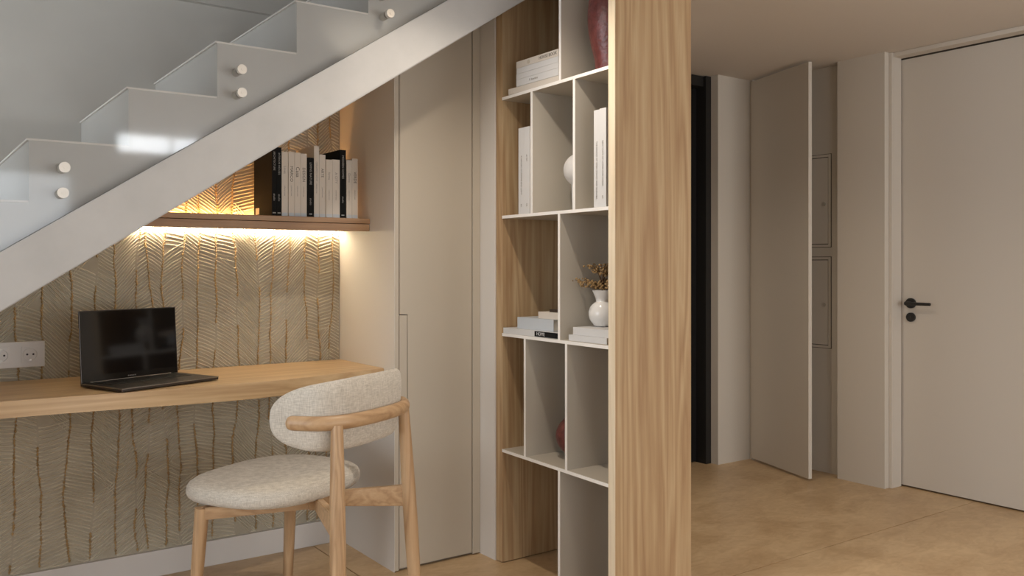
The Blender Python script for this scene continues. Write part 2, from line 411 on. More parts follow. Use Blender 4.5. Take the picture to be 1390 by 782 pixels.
# ------------------------------------------------------------ stairs
st = thing('staircase', (0.3, 3.1, 0), 'pale plastered staircase with sawtooth steps and a broad diagonal stringer', 'staircase')
RUN, RISE, X1, ZT = 0.2550, 0.1705, 0.313, 1.522      # riser x and tread height of the first full step
YS = 2.72
k0 = -8
pts = []
for k in range(k0, 7):
    xr = X1+RUN*k; zt = ZT+RISE*k
    pts += [(xr, zt-RISE), (xr, zt)]
xe = 2.27
pts.append((xe, ZT+RISE*6))
pts += [(xe, low(xe)+.012), (X1+RUN*k0+0.3, max(0.0, low(X1+RUN*k0+0.3)))]
xs_ = X1+RUN*k0; pts[0] = (xs_, 0.0)
pts[-1] = (0.239-(1.056-0.012)/0.6545, 0.0)
bm = bmesh.new(); prism(bm, pts, 1, YS, 3.487)
link('flight', bm, 'stair', st)
for k in range(k0+1, 7):
    xr = X1+RUN*k; zt = ZT+RISE*k
    box('tread', xr-0.006, xr+RUN-0.001, YS-0.0015, 3.486, zt-0.0005, zt+0.005, 'shelf_edge', st, 0.001)
xa = 0.239-1.213/0.658; 
bm = bmesh.new()
prism(bm, [(0.239-1.056/0.6545, 0.0), (2.27, low(2.27)), (2.27, upp(2.27)), (xa, 0.0)], 1, 2.66, 2.7195)
bmesh.ops.bevel(bm, geom=list(bm.edges), offset=0.003, segments=2, affect='EDGES')
link('stringer', bm, 'stringer', st)

gl = thing('glass_railing', (0.5, 2.69, 1.3), 'clear glass balustrade panel rising from the stair stringer', 'railing')
bm = bmesh.new()
prism(bm, [(-1.5, upp(-1.5)+.002), (2.2, upp(2.2)+.002), (2.2, 3.1), (1.0, 3.1), (-1.5, upp(-1.5)+0.95)], 1, 2.672, 2.684)
link('glass_panel', bm, 'glass', gl)
sx = [(0.392, 1.447), (0.388, 1.377), (0.880, 1.778), (0.880, 1.707), (1.386, 2.033), (1.380, 2.10), (-0.10, 1.115), (-0.10, 1.045)]
for q, (x, z) in enumerate(sx):
    bm = bmesh.new(); cyl(bm, (x, 2.684, z), (x, YS+.002, z), 0.0125, seg=24)
    cyl(bm, (x, 2.657, z), (x, 2.672, z), 0.0145, seg=28)
    bmesh.ops.bevel(bm, geom=[e for e in bm.edges if len(e.link_faces) == 2 and e.calc_face_angle(0) > 1], offset=0.002, segments=2, affect='EDGES')
    s = link('standoff', bm, 'steel', gl, smooth=True)
    bm = bmesh.new(); cyl(bm, (x, 2.6555, z), (x, 2.658, z), 0.0045, seg=6); link('screw', bm, 'steel', s)

# ------------------------------------------------------------ ceilings and outer walls
bm = bmesh.new()
bx(bm, -3.1, 5.2, -2.7, 2.655, CEIL, 2.5); bx(bm, 2.29, 5.2, 2.655, 3.9, CEIL, 2.5)
struct(link('ceiling', bm, 'ceiling', origin=(1, 0, CEIL)), 'plain warm white ceiling')
bm = bmesh.new(); bx(bm, -3.1, 2.4, 2.5, 3.7, 3.2, 3.3); bx(bm, -3.1, 2.4, 2.55, 2.655, 2.5, 3.2); bx(bm, 2.29, 2.4, 2.655, 3.62, 2.5, 3.2)
struct(link('trim_3', bm, 'stairwall', origin=(0, 3, 3.2)), 'upper walls of the stairwell')
# left wall with the big window
bm = bmesh.new()
for a in ((-2.7, 0.2, 0, 3.2), (3.2, 3.62, 0, 3.2), (0.2, 3.2, 0, 0.35), (0.2, 3.2, 2.65, 3.2)):
    bx(bm, -3.15, -3.0, a[0], a[1], a[2], a[3])
struct(link('wall_left', bm, 'white_wall', origin=(-3.08, 0, 0)), 'wall with the tall daylight window')
def window(name, axis, pos, a0, a1, z0, z1, mull, fr=0.04, pm='pane'):
    bm = bmesh.new()
    def b2(a, b, c, d):
        if axis == 0: bx(bm, pos-.03, pos+.03, a, b, c, d)
        else: bx(bm, a, b, pos-.03, pos+.03, c, d)
    b2(a0, a0+fr, z0, z1); b2(a1-fr, a1, z0, z1); b2(a0+fr, a1-fr, z0, z0+fr); b2(a0+fr, a1-fr, z1-fr, z1)
    for m_ in mull: b2(m_-fr/2, m_+fr/2, z0+fr, z1-fr)
    o = link(name, bm, 'shelf_edge', origin=(pos, a0, z0) if axis == 0 else (a0, pos, z0)); struct(o)
    bm = bmesh.new()
    if axis == 0: bx(bm, pos-.02, pos-.014, a0+fr, a1-fr, z0+fr, z1-fr)
    else: bx(bm, a0+fr, a1-fr, pos-.02, pos-.014, z0+fr, z1-fr)
    link('pane', bm, pm, o)
    return o
window('window_1', 0, -3.06, 0.2, 3.2, 0.35, 2.65, [1.2, 2.2])
# wall behind the camera with a high band window and two larger ones added for the fill lights
bm = bmesh.new()
for a in ((-3.1, -0.85, 0, CEIL), (-0.85, 1.25, 0, 0.25), (-0.85, 1.25, 1.95, CEIL), (1.25, 1.55, 0, CEIL), (1.55, 2.45, 0, 2.12), (2.45, 4.15, 0, 0.3), (2.45, 4.15, 2.0, CEIL), (4.15, 5.2, 0, CEIL)):
    bx(bm, a[0], a[1], -2.65, -2.5, a[2], a[3])
struct(link('wall_front', bm, 'plaster', origin=(1, -2.6, 0)), 'wall behind the viewer')
window('fill_window_2', 1, -2.57, 2.45, 4.15, 0.3, 2.0, [3.3])
window('fill_window_4', 1, -2.57, -0.85, 1.25, 0.25, 1.95, [0.2])
window('window_3', 1, -2.57, 1.55, 2.45, 2.12, 2.303, [2.0], fr=0.02, pm='pane_high')

# ------------------------------------------------------------ hall
bm = bmesh.new()
bx(bm, 2.03, 3.10, 3.60, 3.72, 0, CEIL)
bx(bm, 3.99, 4.275, 3.512, 3.72, 0, CEIL)
bx(bm, 3.10, 3.99, 3.70, 3.80, 0, CEIL)
struct(link('wall_hall', bm, 'hall', origin=(3.5, 3.6, 0)), 'plain hall wall with the dark doorway')
bm = bmesh.new()
bx(bm, 4.276, 4.345, 2.655, 2.908, 0, CEIL)               # stub between recess and door
bx(bm, 4.276, 4.345, 2.626, 2.655, 0, CEIL)
bx(bm, 4.3445, 4.50, 2.66, 3.62, 0, CEIL)                  # back of the recess
bx(bm, 4.276, 4.345, 3.492, 3.62, 0, CEIL)
bx(bm, 4.33, 4.50, -2.7, 1.66, 0, CEIL)
struct(link('wall_right', bm, 'hall', origin=(4.35, 2.7, 0)), 'right hall wall with the recess and the entrance door')
# black doorway at the end of the hall
d2 = box('door_2', 3.14, 3.94, 3.635, 3.675, 0.006, 2.235, 'black', bev=0.002); struct(d2, 'black door at the end of the hall')
bm = bmesh.new(); bx(bm, 3.10, 3.145, 3.585, 3.70, 0, 2.30, .002); bx(bm, 3.945, 3.99, 3.565, 3.70, 0, 2.30, .002); bx(bm, 3.145, 3.945, 3.585, 3.70, 2.24, 2.30, .002)
link('door_frame', bm, 'black_matt', d2)
bm = bmesh.new(); bx(bm, 3.86, 3.875, 3.628, 3.637, 0.05, 2.2, .001); link('door_bead', bm, 'black_matt', d2)
# entrance door on the right
d1 = box('door_1', 4.412, 4.450, 1.72, 2.6155, 0.008, 2.2745, 'door', bev=0.0015); struct(d1, 'flush warm grey entrance door with black lever handle')
bm = bmesh.new()
for a in ((2.6085, 2.634, 0, 2.303), (1.70, 1.7255, 0, 2.303)):
    bx(bm, 4.332, 4.405, a[0], a[1], a[2], a[3], .002)
bx(bm, 4.332, 4.405, 1.7255, 2.6085, 2.2805, 2.303, .002)
link('door_frame', bm, 'door', d1)
bm = bmesh.new()
bx(bm, 4.405, 4.46, 2.6165, 2.66, 0, 2.303); bx(bm, 4.405, 4.46, 1.66, 1.7185, 0, 2.303); bx(bm, 4.405, 4.46, 1.7185, 2.6165, 2.277, 2.303)
bx(bm, 4.452, 4.46, 1.7185, 2.6165, 0, 2.277)
link('rebate', bm, 'gap', d1)
bm = bmesh.new(); bx(bm, 4.315, 4.331, 2.6085, 2.6255, 0.0, 2.303, .002); link('door_stop', bm, 'door', d1)
h = bmesh.new(); cyl(h, (4.412, 2.556, 0.978), (4.400, 2.556, 0.978), 0.027, seg=32)
cyl(h, (4.400, 2.556, 0.978), (4.360, 2.556, 0.978), 0.011, seg=20)
tube(h, [(4.364, 2.562, 0.978), (4.362, 2.55, 0.978), (4.360, 2.50, 0.9775), (4.360, 2.425, 0.977)], [.011, .010, .0085, .0080], seg=14)
link('lever_handle', h, 'black_matt', d1, smooth=True)
h = bmesh.new(); cyl(h, (4.412, 2.556, 0.904), (4.400, 2.556, 0.904), 0.024, seg=32)
bmesh.ops.bevel(h, geom=[e for e in h.edges if e.calc_face_angle(0) > 1], offset=0.002, segments=2, affect='EDGES')
lk = link('lock_rose', h, 'black_matt', d1, smooth=True)
h = bmesh.new(); bx(h, 4.3985, 4.4005, 2.554, 2.558, 0.898, 0.910); link('keyhole', h, 'gap', lk)
# electrical cupboards in the recess
for (za, zb, zk) in ((1.283, 1.808, 1.527), (0.709, 1.225, 0.953)):
    lab = 'upper flush metal cupboard door in the recess behind the open door' if za > 1 else 'lower flush metal cupboard door in the recess behind the open door'
    t = thing('meter_cupboard', (4.345, 3.17, za), lab, 'cupboard')
    bm = bmesh.new(); bx(bm, 4.3425, 4.3455, 2.991, 3.397, za-.003, zb+.003); link('shadow_joint', bm, 'gap', t)
    bm = bmesh.new()
    fw = .014
    bx(bm, 4.337, 4.3455, 2.994, 2.994+fw, za, zb, .001); bx(bm, 4.337, 4.3455, 3.38, 3.394, za, zb, .001)
    bx(bm, 4.337, 4.3455, 2.994+fw, 3.38, za, za+fw, .001); bx(bm, 4.337, 4.3455, 2.994+fw, 3.38, zb-fw, zb, .001)
    link('frame', bm, 'hall', t)
    bm = bmesh.new(); bx(bm, 4.339, 4.3455, 2.994+fw+.004, 3.376, za+fw+.004, zb-fw-.004, .001); dd = link('door', bm, 'hall', t)
    bm = bmesh.new(); cyl(bm, (4.3395, 3.037, zk), (4.333, 3.037, zk), 0.011, seg=20); link('knob', bm, 'steel', dd, smooth=True)
# open door leaf of the recess
a = Vector((4.272, 3.487)); b_ = Vector((4.101, 2.957)); u = (b_-a).normalized(); n = Vector((-u.y, u.x))
if n.x > 0: n = -n
d3 = thing('cupboard_door', (4.272, 3.487, 0), 'tall plain door leaf standing ajar at the hall recess', 'door')
bm = bmesh.new(); L_ = (b_-a).length
vs = bx(bm, 0, L_, -.011, .011, 0.012, 2.290, .0015, f=lambda x, y, z: (a.x+u.x*x+n.x*y, a.y+u.y*x+n.y*y, z))
link('leaf', bm, 'hall', d3)
for zz in (0.25, 1.15, 2.05):
    bm = bmesh.new(); cyl(bm, (a.x+.004, a.y+.006, zz), (a.x+.004, a.y+.006, zz+.07), .006, seg=12); link('hinge', bm, 'steel', d3, smooth=True)

# ------------------------------------------------------------ ceiling downlights (the lamps of the room)
def downlight(x, y, p, label, col=(1.0, 0.88, 0.74), r=.022):
    t = thing('downlight', (x, y, CEIL), label, 'lamp', None)
    bm = bmesh.new(); lathe(bm, [(0.048, 0.0), (0.048, -0.006), (0.040, -0.008), (0.036, -0.004), (0.036, 0.0)], (x, y, CEIL), 32)
    link('rim', bm, 'shelf_edge', t, smooth=True)
    bm = bmesh.new(); lathe(bm, [(0.0, -0.003), (0.036, -0.003)], (x, y, CEIL), 24); link('lens', bm, 'lens', t)
    l = bpy.data.lights.new('lamp', 'SPOT'); l.energy = p; l.color = col; l.spot_size = math.radians(144); l.spot_blend = 1.0; l.shadow_soft_size = r
    o = bpy.data.objects.new('downlight_lamp', l); C.objects.link(o); o.parent = t; o.location = (0, 0, -0.03-r)
downlight(1.52, 2.19, 37, 'recessed ceiling downlight nearest the desk niche')
downlight(2.82, 2.75, 28, 'recessed ceiling downlight of the hall beside the entrance door')
downlight(3.15, 0.9, 22, 'recessed ceiling downlight of the hall beside the room')

# ------------------------------------------------------------ desk, shelf, LED
def desk_front(x): return 2.975+0.012*math.sin(x*4.0+1.0)+(0.10*max(0, x-1.10)/0.48 if x > 1.10 else 0)
bm = bmesh.new()
xsn = [-0.12+i*(1.70/40) for i in range(41)]
top = [[], []]; bot = [[], []]
for x in xsn:
    x = min(x, 1.5795)
    yf = desk_front(x); 
    top[0].append(bm.verts.new((x, yf, 0.776))); top[1].append(bm.verts.new((x, 3.494, 0.776)))
    bot[0].append(bm.verts.new((x, yf-0.004-0.006*math.sin(x*6), 0.724+0.003*math.sin(x*5)))); bot[1].append(bm.verts.new((x, 3.494, 0.733)))
for i in range(40):
    bm.faces.new((top[0][i], top[0][i+1], top[1][i+1], top[1][i])); bm.faces.new((bot[0][i+1], bot[0][i], bot[1][i], bot[1][i+1]))
    bm.faces.new((bot[0][i], bot[0][i+1], top[0][i+1], top[0][i])); bm.faces.new((top[1][i], top[1][i+1], bot[1][i+1], bot[1][i]))
bm.faces.new((top[0][0], top[1][0], bot[1][0], bot[0][0])); bm.faces.new((top[1][40], top[0][40], bot[0][40], bot[1][40]))
fe = [e for e in bm.edges if (e.verts[0] in top[0] and e.verts[1] in top[0]) or (e.verts[0] in bot[0] and e.verts[1] in bot[0])]
bmesh.ops.bevel(bm, geom=fe, offset=0.003, segments=2, affect='EDGES')
tag(link('desk', bm, 'oak_x', origin=(0.8, 3.2, 0.733), smooth=True), 'light oak wall-mounted desk top with a softly waved front edge', 'desk')

sh = thing('wall_shelf', (1.15, 3.35, 1.312), 'oak wall shelf above the desk carrying a row of books', 'shelf')
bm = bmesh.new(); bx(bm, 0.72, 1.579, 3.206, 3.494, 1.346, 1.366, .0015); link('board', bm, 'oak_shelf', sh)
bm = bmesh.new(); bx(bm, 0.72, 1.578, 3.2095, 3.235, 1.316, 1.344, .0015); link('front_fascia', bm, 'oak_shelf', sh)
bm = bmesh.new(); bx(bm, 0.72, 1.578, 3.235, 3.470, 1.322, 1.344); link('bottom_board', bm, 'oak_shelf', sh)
s1 = thing('led_strip', (1.15, 3.482, 1.33), 'warm glowing LED strip under the back of the oak shelf', 'light strip')
bm = bmesh.new(); bx(bm, 0.74, 1.576, 3.480, 3.492, 1.317, 1.330); link('diffuser', bm, 'led', s1)
s2 = thing('led_strip', (1.15, 3.484, 1.369), 'amber LED strip on top of the oak shelf behind the books', 'light strip')
bm = bmesh.new(); bx(bm, 0.78, 1.576, 3.472, 3.486, 1.3665, 1.372); link('diffuser', bm, 'led2', s2)

# ------------------------------------------------------------ lettering helper
def text(parent, s, size, loc, rot, m, name='lettering', squeeze=1.0):
    cu = bpy.data.curves.new('t', 'FONT'); cu.body = s; cu.size = size; cu.extrude = 0.0002; cu.align_y = 'CENTER'; cu.resolution_u = 2
    to = bpy.data.objects.new('t', cu); C.objects.link(to)
    bpy.context.view_layer.update()
    me = bpy.data.meshes.new_from_object(to.evaluated_get(bpy.context.evaluated_depsgraph_get()))
    bpy.data.objects.remove(to)
    o = bpy.data.objects.new(name, me); C.objects.link(o); me.materials.clear(); me.materials.append(M[m])
    o.parent = parent; o.location = Vector(loc)-org(parent); o.rotation_euler = rot; o.scale = (squeeze, 1, 1)
    ORG[o.name] = org(parent)
    return o
# text running down a spine facing -y: local x -> -z, local y -> +x ... spine facing -x: local y -> -y
ROT_DOWN_Y = (PI/2, PI/2, 0)
def rot_from(xa, ya):
    xa = Vector(xa); ya = Vector(ya); za = xa.cross(ya)
    return Matrix((xa, ya, za)).transposed().to_euler()
R_DOWN_Y = rot_from((0, 0, -1), (1, 0, 0))       # on a face towards -y, reading down
R_DOWN_X = rot_from((0, 0, -1), (0, -1, 0))      # on a face towards -x, reading down
R_FLAT_X = rot_from((0, -1, 0), (0, 0, 1))       # on a face towards -x, reading left to right

def book(label, x0, x1, y0, y1, z0, z1, spine, m, group, name='book', pages=None):
    """spine: '-y' upright, '-x' upright, 'flat' lying with its spine towards -x"""
    t = thing(name, ((x0+x1)/2, (y0+y1)/2, z0), label, 'book', group)
    c = .0022; bm = bmesh.new()
    if spine == '-y':
        bx(bm, x0, x0+c, y0+c, y1, z0, z1); bx(bm, x1-c, x1, y0+c, y1, z0, z1); bx(bm, x0, x1, y0, y0+c*1.3, z0, z1, .0007)
        pg = (x0+c, x1-c, y0+c, y1-.004, z0+.003, z1-.003)
    elif spine == '-x':
        bx(bm, x0+c, x1, y0, y0+c, z0, z1); bx(bm, x0+c, x1, y1-c, y1, z0, z1); bx(bm, x0, x0+c*1.3, y0, y1, z0, z1, .0007)
        pg = (x0+c, x1-.004, y0+c, y1-c, z0+.003, z1-.003)
    else:
        bx(bm, x0+c, x1, y0, y1, z0, z0+c); bx(bm, x0+c, x1, y0, y1, z1-c, z1); bx(bm, x0, x0+c*1.3, y0, y1, z0, z1, .0007)
        pg = (x0+c, x1-.004, y0+.003, y1-.003, z0+c, z1-c)
    link('cover', bm, m, t)
    bm = bmesh.new(); bx(bm, *pg); link('pages', bm, 'paper', t)
    return t
GR = 'books standing on the oak wall shelf'
SPX = [1.182, 1.201, 1.221, 1.247, 1.272, 1.297, 1.323, 1.351, 1.373, 1.400, 1.428, 1.460, 1.487, 1.512, 1.538]
TOP = [1.632, 1.628, 1.613, 1.614, 1.613, 1.611, 1.597, 1.645, 1.613, 1.595, 1.597, 1.638, 1.599, 1.607]
KIND = 'bbwwwwbwwwwbww'
LAB = ['black book at the left end of the row, its dark cover in view', 'second black book from the left end of the shelf',
       'cream book right of the two black books, faint small title', 'cream book with a tall dark capital title, second of the left cream four',
       'cream book with a large swirly grey title, third of the left cream four', 'cream book with bold dark title left of the middle black book',
       'short black book in the middle of the row between cream books', 'tallest thin cream book, standing above its neighbours',
       'cream book with dark initials right beside the tallest thin one', 'low cream book with a small faint title, first left of the tall black pair gap',
       'low cream book touching the tall black book on its left side', 'tall black book near the right end of the shelf row',
       'cream book squeezed right behind the tall black book near the end', 'cream book with bold dark title at the right end of the row']
LAB[9] = 'low cream book with a small faint title, second left of the tall black book'
LAB[12] = 'cream book directly right of the tall black book, not the last one'
TT = [('ARCHITECTURE', .010, .35), ('INTERIOR HOUSES', .010, .3), ('Linea', .014, .42), ('MARCO', .017, .3), ('Casa', .021, .28), ('DESIGN', .016, .3),
      ('LIVING NATURE', .012, .3), ('CERAMICS NOW', .010, .25), ('ARTE', .015, .28), ('forma', .012, .3), ('A CITY', .014, .28), ('MODERN HOMES', .012, .3), ('Giorno', .013, .28), ('VERDE', .016, .3)]
for i in range(14):
    x0, x1 = SPX[i]+.0006, SPX[i+1]-.0006; z1 = TOP[i]; z0 = 1.3662
    y0 = 3.23+(0.0 if i else 0)+0.0015*((i*7) % 3); dp = 0.20 if i < 2 or i == 11 else 0.165+0.01*((i*5) % 3)
    blk = KIND[i] == 'b'
    t = book(LAB[i], x0, x1, y0, y0+dp, z0, z1, '-y', 'book_black' if blk else 'book_white', GR)
    s, sz, fr = TT[i]; xc = (x0+x1)/2; H = z1-z0
    text(t, s, sz, (xc, y0-.0004, z1-H*(.08 if blk else .22)), R_DOWN_Y, 'ink_light' if blk else ('ink' if sz > .0145 else 'ink_grey'), 'title')
    if blk:
        text(t, 'studio', .011, (xc, y0-.0004, z1-H*.68), R_DOWN_Y, 'ink_light', 'author')
        bm = bmesh.new(); bx(bm, xc-.006, xc+.006, y0-.0004, y0+.001, z0+.010, z0+.014); link('imprint', bm, 'ink_light', t)
    else:
        text(t, 'collected notes', .0065, (xc, y0-.0004, z1-H*.52), R_DOWN_Y, 'ink_grey', 'subtitle')
        bm = bmesh.new(); bx(bm, x0+.001, x1-.001, y0-.0003, y0+.001, z0, z0+.014); link('foot_band', bm, 'book_grey', t)
    if i == 0:
        bm = bmesh.new(); bx(bm, x0-.0004, x0+.001, y0+.14, y0+.18, z0+.012, z0+.037); link('sticker', bm, 'book_white', t)

# ------------------------------------------------------------ socket plate
so = thing('wall_socket', (0.361, 3.497, 0.821), 'white double wall socket on the relief wall left of the laptop', 'socket')
bm = bmesh.new(); bx(bm, 0.271, 0.451, 3.486, 3.500, 0.822, 0.912, .003); link('plate', bm, 'socket', so)
for cx in (0.316, 0.405):
    bm = bmesh.new(); bx(bm, cx-.0275, cx+.0275, 3.4835, 3.4865, 0.8395, 0.8945, .001); ins = link('insert', bm, 'socket', so)
    bm = bmesh.new(); lathe(bm, [(0.0225, 0), (0.0225, .0035), (0.0205, .0035), (0.0200, .0006), (0, .0006)], (0, 0, 0), 32)
    bmesh.ops.rotate(bm, verts=bm.verts, cent=(0, 0, 0), matrix=Matrix.Rotation(PI/2, 3, 'X'))
    bmesh.ops.translate(bm, verts=bm.verts, vec=(cx, 3.4832, 0.867)); link('well', bm, 'socket', ins, smooth=True)
    for dx in (-.0095, .0095):
        bm = bmesh.new(); cyl(bm, (cx+dx, 3.4832, .867), (cx+dx, 3.4826, .867), .0034, seg=12); 
        for v in bm.verts: v.co.y -= .0005
        link('pin_hole', bm, 'hole', ins)
    for dz in (-.0195, .0195):
        bm = bmesh.new(); bx(bm, cx-.004, cx+.004, 3.4795, 3.4832, .867+dz-.0022, .867+dz+.0022); link('earth_clip', bm, 'steel', ins)

# ------------------------------------------------------------ laptop
BL = Vector((0.523, 3.184)); FL = Vector((0.600, 2.965)); FRt = Vector((0.947, 3.140))
ux = Vector((0.93, 0.367)).normalized(); uy = Vector((-ux.y, ux.x)); Wl = 0.368; Dl = 0.230
def LP(x, y, z): p = FL+ux*x+uy*y; return (p.x, p.y, z)
lp = thing('laptop', (FL.x+.2, FL.y+.2, 0.776), 'open dark laptop with a black screen on the oak desk', 'laptop')
bm = bmesh.new(); bx(bm, 0, Wl, 0, Dl, 0.779, 0.790, .002, f=LP)
base = link('base', bm, 'laptop', lp)
bm = bmesh.new(); bx(bm, 0.03, Wl-.03, 0.105, Dl-.018, 0.7895, 0.7906, f=LP); kb = link('keyboard', bm, 'keys', base)
bm = bmesh.new()
for r in range(5):
    for c_ in range(14):
        xa = .034+c_*(Wl-.068)/14; ya = .109+r*.0205
        bx(bm, xa+.001, xa+(Wl-.068)/14-.001, ya, ya+.0175, .7906, .7912, f=LP)
tag(link('keys', bm, 'keys', base), kind='stuff')
bm = bmesh.new(); bx(bm, Wl/2-.065, Wl/2+.065, 0.008, 0.095, 0.7899, 0.7904, f=LP); link('touchpad', bm, 'laptop', base)
bm = bmesh.new(); bx(bm, -.0006, Wl+.0006, -.0008, .0015, 0.7865, 0.7895, f=LP); bx(bm, -.0008, .0015, 0, Dl, 0.7865, 0.7895, f=LP); link('edge_trim', bm, 'lap_edge', base)
TH = math.radians(4)
def SP(x, y, z):   # screen frame: x along, y thickness backwards, z up the lid
    return LP(x, Dl-.006+z*math.sin(TH)+y*math.cos(TH), 0.788+z*math.cos(TH)-y*math.sin(TH))
Hl = 0.240
bm = bmesh.new(); bx(bm, 0, Wl, 0.001, 0.006, 0, Hl, .002, f=SP); lid = link('lid', bm, 'laptop', lp)
bm = bmesh.new(); bx(bm, .003, Wl-.003, -.0002, .001, .002, Hl-.003, f=SP); link('bezel', bm, 'bezel', lid)
bm = bmesh.new(); bx(bm, .009, Wl-.009, -.0006, .0, .024, Hl-.008, f=SP); link('screen', bm, 'screen', lid)
bm = bmesh.new()
for q in range(5): bx(bm, Wl/2-.016+q*.0065, Wl/2-.0115+q*.0065, -.0007, .0, .009, .0125, f=SP)
link('maker_mark', bm, 'lap_edge', lid)
bm = bmesh.new(); p0, p1 = Vector(LP(.03, Dl-.004, .788)), Vector(LP(Wl-.03, Dl-.004, .788)); cyl(bm, p0, p1, .0045, seg=12); link('hinge_bar', bm, 'lap_edge', lp, smooth=True)
for a_, b2 in ((.02, .02), (Wl-.02, .02), (.02, Dl-.02), (Wl-.02, Dl-.02)):
    p = LP(a_, b2, .7765); bm = bmesh.new(); cyl(bm, p, (p[0], p[1], .7795), .006, seg=12); link('rubber_foot', bm, 'keys', lp)

# ------------------------------------------------------------ chair
O = Vector((1.08, 2.645)); cu_ = Vector((0.881, 0.473)); cn = Vector((-0.473, 0.881))
def CH(u, n_, z): p = O+cu_*u+cn*n_; return Vector((p.x, p.y, z))
ch = thing('chair', (O.x, O.y, 0), 'round-backed oak chair with beige linen seat pulled out from the desk', 'chair')
half = [(-.262, -.045), (-.258, -.09), (-.242, -.135), (-.232, -.165), (-.207, -.228), (-.148, -.268), (-.07, -.283), (0, -.286)]
rail = half+[(-a, b) for a, b in half[-2::-1]]
rail = [(-.240, -.128)]+rail[3:-3]+[(.240, -.128)]
rp = spline([CH(a, b, .728) for a, b in rail], 5)
def endr(i, n, r): t = min(i, n-1-i); return r*min(1, .45+.55*math.sqrt(min(1, t/2.5)))
bm = bmesh.new(); tube(bm, rp, [endr(i, len(rp), .0178) for i in range(len(rp))], 16, 1.2); link('back_rail', bm, 'oak_rail', ch, smooth=True)
legs = {'rl': ((-.178, -.258), (-.205, -.285), .722), 'rr': ((.192, -.240), (.232, -.268), .722)}
for k_, (a1, a2, zt) in legs.items():
    bm = bmesh.new(); P_ = [CH(a2[0]+(a1[0]-a2[0])*t, a2[1]+(a1[1]-a2[1])*t, zt*t) for t in [i/10 for i in range(11)]]
    tube(bm, P_, [.0175+.0055*math.sin(PI*t/10) for t in range(11)], 18)
    link('leg', bm, 'oak_chair', ch, smooth=True)
for s_ in (-1, 1):
    bm = bmesh.new(); a1 = (s_*.206+.010, .245); a2 = (s_*.220+.006, .272)
    P_ = [CH(a2[0]+(a1[0]-a2[0])*t, a2[1]+(a1[1]-a2[1])*t, .428*t) for t in [i/8 for i in range(9)]]
    tube(bm, P_, [.0165+.0055*i/8 for i in range(9)], 18); link('leg', bm, 'oak_chair', ch, smooth=True)
# seat frame rails
def rail_piece(p, q, z0, z1, th, name, z0b=None, z1b=None):
    bm = bmesh.new(); d = (Vector(q)-Vector(p)).normalized(); nn = Vector((-d.y, d.x))*th/2
    vs = []
    for c, (za, zb) in ((p, (z0, z1)), (q, (z0b if z0b is not None else z0, z1b if z1b is not None else z1))):
        for s_ in (-1, 1):
            for z in (za, zb): vs.append(bm.verts.new(CH(c[0]+nn.x*s_, c[1]+nn.y*s_, z)))
    for f4 in ((0, 1, 3, 2), (4, 6, 7, 5), (0, 4, 5, 1), (2, 3, 7, 6), (0, 2, 6, 4), (1, 5, 7, 3)): bm.faces.new([vs[i] for i in f4])
    bmesh.ops.bevel(bm, geom=list(bm.edges), offset=.003, segments=2, affect='EDGES')
    return link(name, bm, 'oak_rail', ch)
rail_piece((-.200, .235), (.075, -.005), .394, .431, .020, 'side_rail')
rail_piece((.065, .010), (-.190, -.266), .392, .431, .024, 'rear_arm', .395, .468)
rail_piece((.205, .240), (.030, .000), .394, .431, .020, 'side_rail')
rail_piece((.060, .080), (.212, -.256), .392, .431, .024, 'rear_arm', .397, .466)
rail_piece((-.200, .245), (.200, .245), .394, .431, .020, 'front_rail')
# seat cushion
bm = bmesh.new(); nu, nv = 64, 14; rings = []
A_, B_, cx_, cy_ = .279, .236, .081, .188
def seat_r(t):
    c, s_ = math.cos(t), math.sin(t); e = 2.75
    r = (abs(c)**e+abs(s_)**e)**(-1/e); return A_*c*r*(1.0+.04*s_), B_*s_*r
prof = [(0, .430), (.80, .430), (.90, .4315), (.96, .436), (.992, .446), (1.0, .457), (.995, .468), (.975, .479), (.93, .487), (.85, .4915), (.7, .4945), (.4, .4955), (0, .4955)]
rings = []
for k_, (s_, z) in enumerate(prof):
    if s_ == 0: rings.append([bm.verts.new(CH(cx_, cy_, z))]); continue
    rings.append([bm.verts.new(CH(cx_+seat_r(t)[0]*s_, cy_+seat_r(t)[1]*s_, z)) for t in [2*PI*i/nu for i in range(nu)]])
for A2, B2 in zip(rings, rings[1:]):
    for i in range(nu):
        if len(A2) == 1: bm.faces.new((A2[0], B2[(i+1) % nu], B2[i]))
        elif len(B2) == 1: bm.faces.new((A2[i], A2[(i+1) % nu], B2[0]))
        else: bm.faces.new((A2[i], A2[(i+1) % nu], B2[(i+1) % nu], B2[i]))
link('seat', bm, 'linen', ch, smooth=True)
